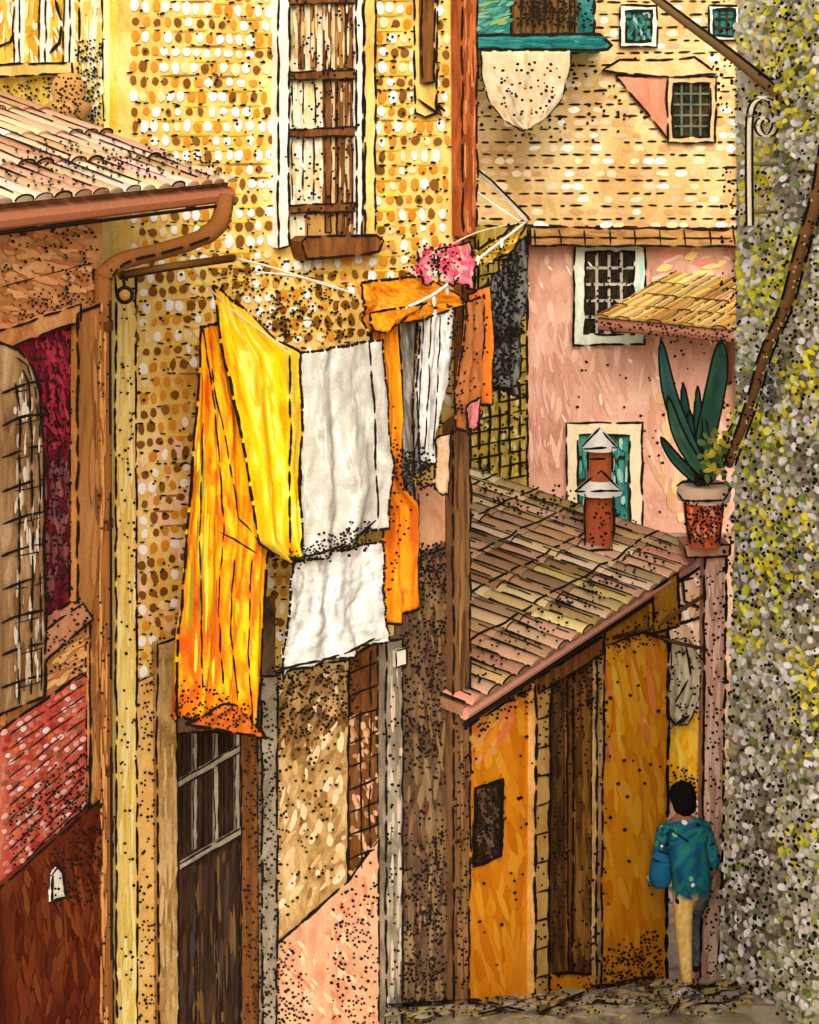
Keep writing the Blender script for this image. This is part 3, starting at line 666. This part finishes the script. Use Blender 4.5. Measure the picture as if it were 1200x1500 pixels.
pts=smoothp([at(1098,330,Yb),at(1097,230,Yb),at(1099,165,Yb),at(1112,145,Yb),at(1130,150,Yb),at(1137,175,Yb),at(1130,196,Yb),at(1116,197,Yb),at(1110,184,Yb),at(1116,174,Yb),at(1124,178,Yb)],6)
tube(g.db,pts,.024,(236,226,200),8); tube(g.ink,[p+Vector((.026,-.012,0)) for p in pts],.011,k=6); tube(g.ink,[p+Vector((-.026,-.012,0)) for p in pts],.010,k=6)
for yy in (240,310): tube(g.db,[at(1098,yy,Yb),at(1098,yy,Yb)+Vector((.6,0,0))],.018,(160,140,110),6)
g=Obj('wooden_support_pole')
pts=smoothp([at(925,-30,18.5),at(1000,28,16.8),at(1070,80,15.0),at(1135,132,13.3),at(1150,144,13.0)],6)
tube(g.db,pts,.05,(144,112,70),8); tube(g.ink,[p+Vector((0,-.03,.045)) for p in pts],.014,k=6); tube(g.ink,[p+Vector((0,-.04,-.04)) for p in pts],.014,k=6)
g=Obj('bare_tree_branch')
pts=smoothp([at(1222,150,10.9),at(1210,215,11.1),at(1196,290,11.4),at(1172,370,11.8),at(1150,450,12.3),at(1120,520,12.9),at(1100,590,13.5),at(1068,680,14.3)],6)
tube(g.db,pts,[.055-.0005*i+.006*math.sin(i*1.7) for i in range(len(pts))],(146,110,74),9)
for sx in (-1,1):
    q=[p+Vector((sx*.05,-.03,0)) for p in pts]; i=0
    while i<len(q)-2: tube(g.ink,q[i:i+4],.010,k=5); i+=4
for i in range(190):
    q=random.choice(pts)+Vector((U(-.05,.05),-.06,U(-.12,.12))); lathe(g.db,q,[(.003,q.z-.010),(.012,q.z),(.003,q.z+.010)],random.choice([(14,10,8),(14,10,8),(200,170,120)]),6)
# ================= LAUNDRY
yo=[(200,90,28),(228,126,30),(242,168,28),(248,204,44),(236,140,36),(214,104,30)]
o=Obj('yellow_bedsheet')
cloth(o,'long_fold',pC,[(292,480),(284,600),(272,760),(262,900),(250,1050)],[(330,470),(385,600),(398,740),(392,880),(384,1072)],yo+[(250,212,60)],3.5,.06,.0,48,70,2,1.3)
cloth(o,'top_fold',pC,[(293,415),(305,500),(335,620),(352,720),(362,790),(398,815)],[(345,458),(385,495),(422,512),(424,600),(423,720),(418,812)],[(230,150,24),(244,190,30),(248,206,50),(250,226,110),(240,180,30)],2,.05,.16,44,60,5,1.1)
cloth(o,'hem_flap',pC,[(254,1052),(318,1020)],[(372,1072),(345,1040)],[(196,94,34),(214,120,44),(180,84,30)],2,.03,.13,16,10,7)  # darker orange cloth piece along the hem
pf=Pl((165,10.05),(665,11.95))
for P in ([(300,480),(318,600),(326,700),(330,780),(322,900),(330,1010)],[(312,540),(340,680),(352,760),(400,812)],[(300,620),(296,800),(300,1010)],[(345,820),(340,930),(352,1040)],[(372,820),(366,960),(374,1060)],[(325,780),(345,790),(380,812)]): ink(o,pf,P,3,-.02)
strokes(o,pf,[(298,640),(322,640),(330,1000),(276,1000)],20,[(150,150,60),(206,100,44),(250,216,80)],(44,2.4),1.6,.06,-.05,mixf=0)
stip(o,pf,[(250,1000),(340,1010),(385,1060),(385,1075),(250,1055)],120,0)
o=Obj('white_bedsheet')
wh=[(160,158,156),(190,189,186),(208,206,203),(222,221,218),(238,237,234),(184,181,178)]
cloth(o,'upper_fold',pC,[(422,514),(424,600),(424,720),(420,822)],[(540,494),(548,590),(552,690),(550,765)],[(166,162,152),(184,180,170),(194,191,182),(200,198,190),(226,223,216),(182,178,168)],2.5,.045,.14,60,70,11,1.3)
cloth(o,'lower_fold',pC,[(418,818),(410,850),(408,920),(400,985)],[(546,788),(548,830),(546,880),(550,935)],wh,3,.045,.09,60,56,15,1.5)
pw=Pl((165,10.05),(665,11.95))
stip(o,pw,[(418,812),(545,765),(546,795),(418,832)],200,0)
for P in ([(424,820),(470,812),(520,790),(550,762)],[(400,985),(440,972),(470,968),(510,955),(550,935)],[(424,520),(426,640),(424,810)],[(542,500),(550,620),(553,760)]): ink(o,Pl((165,10.02),(665,11.92)),P,4,0)
o=Obj('orange_towel')
og=[(176,88,30),(212,118,26),(230,144,34),(236,162,48),(192,118,44)]
cloth(o,'towel',pC,[(540,482),(548,600),(556,760),(548,850),(550,930)],[(582,462),(586,600),(586,710),(612,735),(612,890)],og,2,.05,.0,30,56,21,1.2)
stip(o,Pl((165,10.2),(665,12.1)),[(550,560),(585,560),(600,800),(560,900)],60,.0)
o=Obj('orange_blanket')
cloth(o,'blanket',pC,[(514,412),(516,440),(520,486)],[(604,402),(640,420),(672,446)],og+[(244,184,76)],2,.04,.10,30,20,27)
cloth(o,'corner',pC,[(518,455),(522,486)],[(600,440),(560,472)],og,1,.03,.18,16,8,29)
o=Obj('striped_shirt')
cloth(o,'dark_panel',pC,[(582,458),(584,560),(590,640),(588,700)],[(612,452),(606,560),(604,640),(602,735)],[(70,64,56),(110,102,92),(150,144,136),(90,84,76)],2,.03,.0,16,30,31)
cloth(o,'white_panel',pC,[(606,452),(598,560),(600,640),(602,690)],[(660,446),(648,560),(630,640),(632,668)],wh,2.5,.04,.06,26,40,33)
for x in (616,628,641): ink(o,Pl((165,10.1),(665,12.0)),[(x+4,462),(x,560),(x-6,660)],2.5,0)
stip(o,Pl((165,10.1),(665,12.0)),[(582,660),(635,665),(625,720),(590,720)],120,0,(2.5,4.5))
o=Obj('brown_trousers')
cloth(o,'trousers',pC,[(664,440),(655,520),(650,630)],[(690,430),(690,520),(680,618)],[(130,80,44),(156,98,56),(170,112,70)],2,.04,.14,18,30,35)
cloth(o,'orange_lining',pC,[(680,430),(690,520),(688,612)],[(712,415),(716,500),(714,585)],[(200,94,34),(220,124,48),(232,142,50)],1.5,.04,.04,14,30,37)
cloth(o,'pink_pocket',pC,[(655,590),(656,628)],[(676,575),(670,620)],[(196,124,128),(182,102,112)],1,.02,.2,8,8,39)
stip(o,Pl((165,10.1),(665,12.0)),[(655,450),(715,430),(712,590),(655,625)],90,0)
cloth(o,'pale_strip',pC,[(634,640),(632,715)],[(656,632),(650,725)],[(220,186,156),(200,160,130)],1,.02,.03,8,16,41)
pL=Pl((665,12.3),(775,13.4))
o=Obj('black_dress')
cloth(o,'dress',pL,[(722,405),(716,470),(722,520),(714,560)],[(768,345),(770,420),(756,500),(752,578)],[(24,24,24),(56,56,56),(120,120,116),(36,36,36),(150,148,140)],2.5,.05,0,34,60,43,1.6)
stip(o,Pl((665,12.1),(775,13.2)),[(722,400),(768,350),(768,480),(750,578),(716,560)],200,0,(2.5,4.5))
o=Obj('gold_scarf')
cloth(o,'scarf',pL,[(676,378),(676,402)],[(766,318),(738,372)],[(204,150,50),(232,184,66),(170,124,46),(240,208,104)],2,.04,.03,24,14,45)
stip(o,Pl((665,12.1),(775,13.2)),[(680,385),(762,325),(738,372),(680,400)],50,0)
o=Obj('pink_flower_garment')
cloth(o,'collar',pC,[(590,366),(590,390),(596,412)],[(612,362),(614,386),(610,412)],[(190,80,104),(214,112,130),(226,150,150)],1,.03,.16,12,14,47)
cloth(o,'garment',pC,[(622,362),(622,384),(626,412)],[(668,352),(674,380),(670,418)],[(198,70,96),(222,110,128),(214,86,108),(236,176,170),(232,200,180)],2,.04,.16,20,14,49)
strokes(o,Pl((165,10.08),(665,11.95)),[(592,364),(672,356),(670,412),(596,408)],26,[(226,70,98),(244,190,180),(206,50,84),(240,214,190)],(7,5),.5,1.4,.0,mixf=.1)
stip(o,Pl((165,10.06),(665,11.93)),[(590,358),(672,352),(672,415),(592,410)],60,0)
o=Obj('clothes_line')
def line(pts,r,col):
    p3=[at(x,y,Y) for x,y,Y in pts]; p3=smoothp(p3,5); tube(o.db,p3,r,col,6)
line([(280,392,10.3),(300,415,10.5),(345,458,10.7),(422,512,10.9)],.006,(225,210,180))
line([(345,378,10.6),(400,392,10.9),(460,412,11.2),(512,428,11.4)],.008,(244,240,228))
line([(372,398,10.6),(430,404,10.9),(480,416,11.2),(516,430,11.4)],.006,(244,240,228))
line([(596,450,11.5),(640,428,11.8),(700,380,12.3),(772,324,13.2)],.011,(246,244,236))
line([(650,365,11.9),(700,340,12.4),(772,324,13.2)],.006,(236,220,180))
line([(682,240,13.2),(720,268,13.2),(772,324,13.2)],.018,(244,240,228))
line([(682,268,13.25),(725,300,13.2),(768,328,13.2)],.008,(244,240,228))
for (x,y) in [(568,462),(590,455),(612,448),(636,440),(655,425),(700,380),(735,355)]:
    p=at(x,y,pC.Y(min(x,700))-.17); lathe(o.db,p,[(.005,p.z-.04),(.015,p.z-.02),(.015,p.z+.015),(.005,p.z+.03)],(246,240,226),8)
tube(o.ink,[at(684,236,13.15),at(720,264,13.15),at(774,318,13.15)],.010,k=6)
o=Obj('clothes_line_pulley')
tube(o.db,[at(176,403,9.1),at(250,390,9.5),at(342,377,10.4)],.022,(128,88,48),8)
tube(o.ink,[at(176,408,9.08),at(250,395,9.48),at(342,382,10.38)],.008,k=6)
ring=[at(183+11*math.cos(t),432+11*math.sin(t),9.1) for t in [i*math.pi/8 for i in range(17)]]
tube(o.ink,ring,.012,k=6); tube(o.ink,[at(180,402,9.1),at(183,422,9.1)],.01,k=6); tube(o.db,[at(183,432,9.14),at(183,432,9.06)],.03,(150,110,60),10)
o=Obj('grey_sack')
cloth(o,'sack',Pl((960,16.9),(1060,16.91)),[(984,935),(982,980),(976,1030),(980,1062)],[(1008,935),(1026,965),(1024,1020),(1006,1062)],[(160,150,126),(196,186,160),(208,200,176),(130,116,96)],2,.06,0,16,20,51,line=.008)
pp=Pl((960,16.8),(1060,16.81)); ink(o,pp,[(985,938),(1005,945),(1012,990),(990,1030)],3.5,0); ink(o,pp,[(975,1040),(990,1062),(1008,1050)],6,0); stip(o,pp,[(980,935),(1030,930),(1036,1060),(980,1060)],50,0)
o=Obj('yellow_cloth')
cloth(o,'cloth',Pl((960,17.1),(1060,17.11)),[(974,1052),(974,1110),(976,1172)],[(1028,1040),(1028,1110),(1022,1170)],[(226,162,40),(244,194,50),(248,212,90),(230,174,66)],2,.06,0,16,20,53)
pp=Pl((960,16.95),(1060,16.96)); stip(o,pp,[(990,1120),(1030,1120),(1020,1175),(975,1175)],50,0)
o=Obj('wall_bracket_arm')
tube(o.db,[at(895,935,15.4),at(960,918,16.2),at(1032,872,16.75)],.02,(110,80,50),6); tube(o.db,[at(940,925,16),at(985,940,16.5),at(1030,950,16.7)],.02,(100,70,44),6)
# ================= PERSON
def person(name,loc,rotz,scale):
    V=[];E=[];Rd=[]
    def v(p,r,par=None):
        V.append(Vector(p));Rd.append(r)
        if par is not None:E.append((par,len(V)-1))
        return len(V)-1
    pel=v((0,0,.92),(.21,.15)); wa=v((-.01,.03,1.05),(.20,.15),pel); ch=v((-.02,.10,1.22),(.215,.155),wa); sh=v((-.02,.17,1.35),(.16,.12),ch); nk=v((-.01,.21,1.42),(.06,.06),sh); v((0,.24,1.52),(.06,.06),nk)
    for s_ in(-1,1):
        a=v((-.02+s_*.19,.15,1.32),(.085,.085),sh)
        if s_<0: el=v((-.28,.10,1.09),(.062,.062),a); wr=v((-.28,.22,.90),(.034,.034),el); pm=v((-.28,.27,.85),(.036,.02),wr); d=Vector((-.01,.06,-.07))
        else: el=v((.24,.06,1.06),(.062,.062),a); wr=v((.23,.18,.86),(.034,.034),el); pm=v((.23,.21,.79),(.036,.02),wr); d=Vector((0,.03,-.08))
        sidev=Vector((0,1,0))
        for q in range(4):
            ln=[.85,1,.95,.75][q]; b=V[pm]+sidev*(.018*(q-1.5))+d*.4
            f1=v(b,(.010,.010),pm); f2=v(b+d*.45*ln,(.009,.009),f1); v(b+d*.8*ln+Vector((0,.02,-.01)),(.007,.007),f2)
        t1=v(V[pm]-sidev*.035,(.011,.011),pm); v(V[t1]+d*.4-sidev*.015,(.009,.009),t1)
        st=.16*s_
        hp=v((s_*.09,0,.84),(.11,.11),pel); kn=v((s_*.09-.01,st*.9+.08,.48),(.078,.078),hp); an=v((s_*.10-.03,st*.9-.03 if s_>0 else -.24,.10),(.048,.048),kn)
        hl=v(V[an]+Vector((0,-.03,-.05)),(.038,.038),an); v(V[an]+Vector((0,.15,-.065)),(.04,.03),an)
    me=bpy.data.meshes.new('b'); me.from_pydata([tuple(x) for x in V],E,[]); ob=bpy.data.objects.new('b',me); bpy.context.collection.objects.link(ob)
    ob.modifiers.new('s','SKIN'); sd=ob.modifiers.new('u','SUBSURF'); sd.levels=2; sd.render_levels=2
    for i,k in enumerate(me.skin_vertices[0].data): k.radius=Rd[i]; k.use_root=(i==0)
    dg=bpy.context.evaluated_depsgraph_get(); em=bpy.data.meshes.new_from_object(ob.evaluated_get(dg)); bpy.data.objects.remove(ob)
    o=Obj(name); M=Matrix.Translation(loc)@Matrix.Rotation(rotz,4,'Z')@Matrix.Scale(scale,4)
    vs=[M@x.co for x in em.vertices]; fs=[tuple(p.vertices) for p in em.polygons]; cs=[]
    for x in em.vertices:
        c=x.co
        arm=abs(c.x)>.19 and c.z>.68 and c.z<.98
        if arm: col=(160,106,76)
        elif c.z>1.42: col=(160,106,76)
        elif c.z>.82: col=random.choice([(34,100,124),(30,84,120),(44,124,110),(40,116,96),(24,70,96)])
        elif c.z>.12: col=random.choice([(226,190,110),(214,174,98),(236,208,134)]) if c.x<.02 else random.choice([(110,110,104),(80,88,90),(56,74,90)])
        else: col=(40,30,26)
        cs.append(L(col))
    o.mesh('body',vs,fs,VC,cs,smooth=True)
    hb=Buf()
    def ell(c,r,col,k=16,m=12,hairline=None):
        vv=[];cc=[]
        for i in range(m+1):
            ph=math.pi*i/m
            for j in range(k):
                th=2*math.pi*j/k; p=Vector((r[0]*math.sin(ph)*math.cos(th),r[1]*math.sin(ph)*math.sin(th),r[2]*math.cos(ph)))
                if hairline: p+=p.normalized()*noise.noise(p*30)*.014
                vv.append(M@(Vector(c)+p)); cc.append(L(col))
        ff=[(i*k+j,i*k+(j+1)%k,(i+1)*k+(j+1)%k,(i+1)*k+j) for i in range(m) for j in range(k)]
        hb.add(vv,ff,cc)
    ell((0,.27,1.57),(.078,.095,.115),(172,116,84)); ell((0,.245,1.60),(.125,.125,.12),(18,16,18),hairline=True); ell((0,.19,1.53),(.11,.09,.095),(18,15,16),hairline=True)
    ell((0,.37,1.56),(.013,.022,.02),(170,110,78),8,6); ell((0,.357,1.515),(.024,.008,.007),(150,70,60),8,6)
    for s_ in(-1,1): ell((s_*.03,.355,1.585),(.011,.007,.007),(20,16,14),8,6); ell((s_*.10,.27,1.56),(.012,.022,.03),(176,112,78),8,6)
    o.mesh('head_and_hair',hb.v,hb.f,VC,hb.c,smooth=True)
    bb=Buf()
    bl=[Vector(p) for p in [(-.27,.02,1.20),(-.29,.02,1.12),(-.29,.02,.98),(-.27,.02,.90)]]
    tube(bb,[M@p for p in smoothp(bl,4)],[ q*scale for q in (.04,.06,.075,.08,.085,.09,.095,.10,.10,.095,.09,.08,.05)],(34,96,134),12)
    tube(bb,[M@Vector(p) for p in [(-.27,0,1.2),(-.20,.02,1.40),(-.05,-.04,1.3)]],.012,(30,50,70),6)
    o.mesh('shoulder_bag',bb.v,bb.f,VC,bb.c,smooth=True)
    em2=[(p.center,p.normal) for p in em.polygons if .62<p.center.z<1.42 and abs(p.center.x)<.34]
    db=Buf()
    for _ in range(520):
        c,nn=random.choice(em2); 
        if c.z<.82 and R()<.6: continue
        c=M@c; nn=(M.to_3x3()@nn).normalized(); a=nn.orthogonal().normalized(); b=nn.cross(a); r=U(.012,.032)
        db.add([c+nn*.008]+[c+nn*.004+(a*math.cos(t)+b*math.sin(t))*r for t in [i*math.pi/3.5 for i in range(7)]],[(0,1+i,1+(i+1)%7) for i in range(7)],L(random.choice([(236,242,236),(60,140,90),(14,14,14),(30,70,140),(120,180,150),(14,14,14),(20,60,90),(20,90,90)])))
    o.mesh('shirt_pattern',db.v,db.f,VC,db.c)
gz=lambda Y: .93-.467*(min(max(Y,13),17)-13)
person('pedestrian_in_teal_shirt',Vector(((1014-600)*15.9/F,15.9,gz(15.9))),.18,1.08)
# ================= GROUND
o=Obj('street_ground')
xs=[-3000,-200,-40,-15,-8]+[ -4+.5*i for i in range(25)]+[12,20,40,200,3000]; ys=[-3000,-100,-20,0,6,10,12]+[13+.25*i for i in range(17)]+[20,30,60,200,4000]
vs=[(x,y,gz(y)+(noise.noise(Vector((x*1.5,y*1.5,0)))*.03 if abs(x)<8 and 12<y<18 else 0)) for y in ys for x in xs]
n=len(xs); fs=[(j*n+i,j*n+i+1,(j+1)*n+i+1,(j+1)*n+i) for j in range(len(ys)-1) for i in range(n-1)]
o.mesh('ground_sheet',vs,fs,paint('cobble_ground',[(136,126,106),(186,178,152),(216,206,176),(228,216,164)],3,(1,1,1)),smooth=True)
pg=Pl((600,H0+F*(CZ-gz(13))/13,13.0),(1000,H0+F*(CZ-gz(13))/13,13.0),(800,H0+F*(CZ-gz(17))/17,17.0))
strokes(o,pg,[(560,1472),(1100,1436),(1100,1500),(560,1500)],320,[(204,200,184),(232,224,204),(166,158,140),(240,224,150),(130,120,104),(216,192,110)],(11,3.5),-.1,.5,.035,mixf=.1)
stip(o,pg,[(560,1480),(1090,1438),(1090,1500),(560,1500)],240,.055)
for P in ([(565,1484),(700,1476),(770,1496)],[(790,1500),(870,1458),(960,1440)],[(700,1500),(760,1484)],[(980,1500),(1010,1460),(1050,1452)]): ink(o,pg,P,5,.06)
for nm,cx,cy,rx,rz,YY,col in [('paving_boulder',925,1490,60,34,13.4,(130,112,90)),('paving_boulder',1005,1478,34,26,13.9,(186,182,172)),('paving_boulder',850,1492,28,16,13.6,(200,180,130))]:
    g=Obj(nm); c=at(cx,cy,YY); s=YY/F; vv=[];cc=[]
    for i in range(13):
        ph=math.pi*i/12
        for j in range(20):
            th=2*math.pi*j/20; p=Vector((math.sin(ph)*math.cos(th),math.sin(ph)*math.sin(th),math.cos(ph))); p*=1+.22*noise.noise(p*1.7+c)
            vv.append(c+Vector((p.x*rx*s,p.y*rx*s*.8,p.z*rz*s))); cc.append(L(var(random.choice([col,(col[0]*.6,col[1]*.6,col[2]*.6),tuple(min(240,q*1.3) for q in col)]),8)))
    g.mesh('stone',vv,[(i*20+j,i*20+(j+1)%20,(i+1)*20+(j+1)%20,(i+1)*20+j) for i in range(12) for j in range(20)],VC,cc,smooth=True)
    stip(g,Pl((600,c.y-rx*s*.8-.02),(700,c.y-rx*s*.8-.02)),[(cx-rx*.7,cy-rz*.6),(cx+rx*.7,cy-rz*.6),(cx+rx*.8,cy+rz),(cx-rx*.8,cy+rz)],50,0)
for q in ALL: q.finish()
# ================= LIGHT
sc=bpy.context.scene
w=bpy.data.worlds.new('World'); sc.world=w; w.use_nodes=True; nt=w.node_tree
sky=nt.nodes.new('ShaderNodeTexSky'); sky.sky_type='NISHITA'; sky.sun_disc=False
sd=Vector((.05,-.80,.52)).normalized()
sky.sun_elevation=math.asin(sd.z); sky.sun_rotation=math.atan2(sd.x,sd.y); sky.dust_density=6; sky.air_density=1; sky.ozone_density=.6
nt.links.new(sky.outputs['Color'],nt.nodes['Background'].inputs['Color']); nt.nodes['Background'].inputs['Strength'].default_value=.15
sl=bpy.data.lights.new('sun','SUN'); sl.energy=2.6; sl.angle=math.radians(50); sl.color=(1,.965,.91)
so=bpy.data.objects.new('sun',sl); bpy.context.collection.objects.link(so); so.rotation_euler=(-sd).to_track_quat('-Z','Y').to_euler(); so.location=(0,-5,20)
cam=bpy.data.cameras.new('camera'); co=bpy.data.objects.new('camera',cam); bpy.context.collection.objects.link(co)
co.location=(0,0,CZ); co.rotation_euler=(math.radians(90),0,0); cam.sensor_fit='HORIZONTAL'; cam.sensor_width=36; cam.lens=36*F/1200; cam.shift_y=-(750-H0)/1200; cam.clip_end=6000; cam.clip_start=.1
sc.camera=co
sc.view_settings.view_transform='Standard'; sc.view_settings.look='None'; sc.view_settings.exposure=0
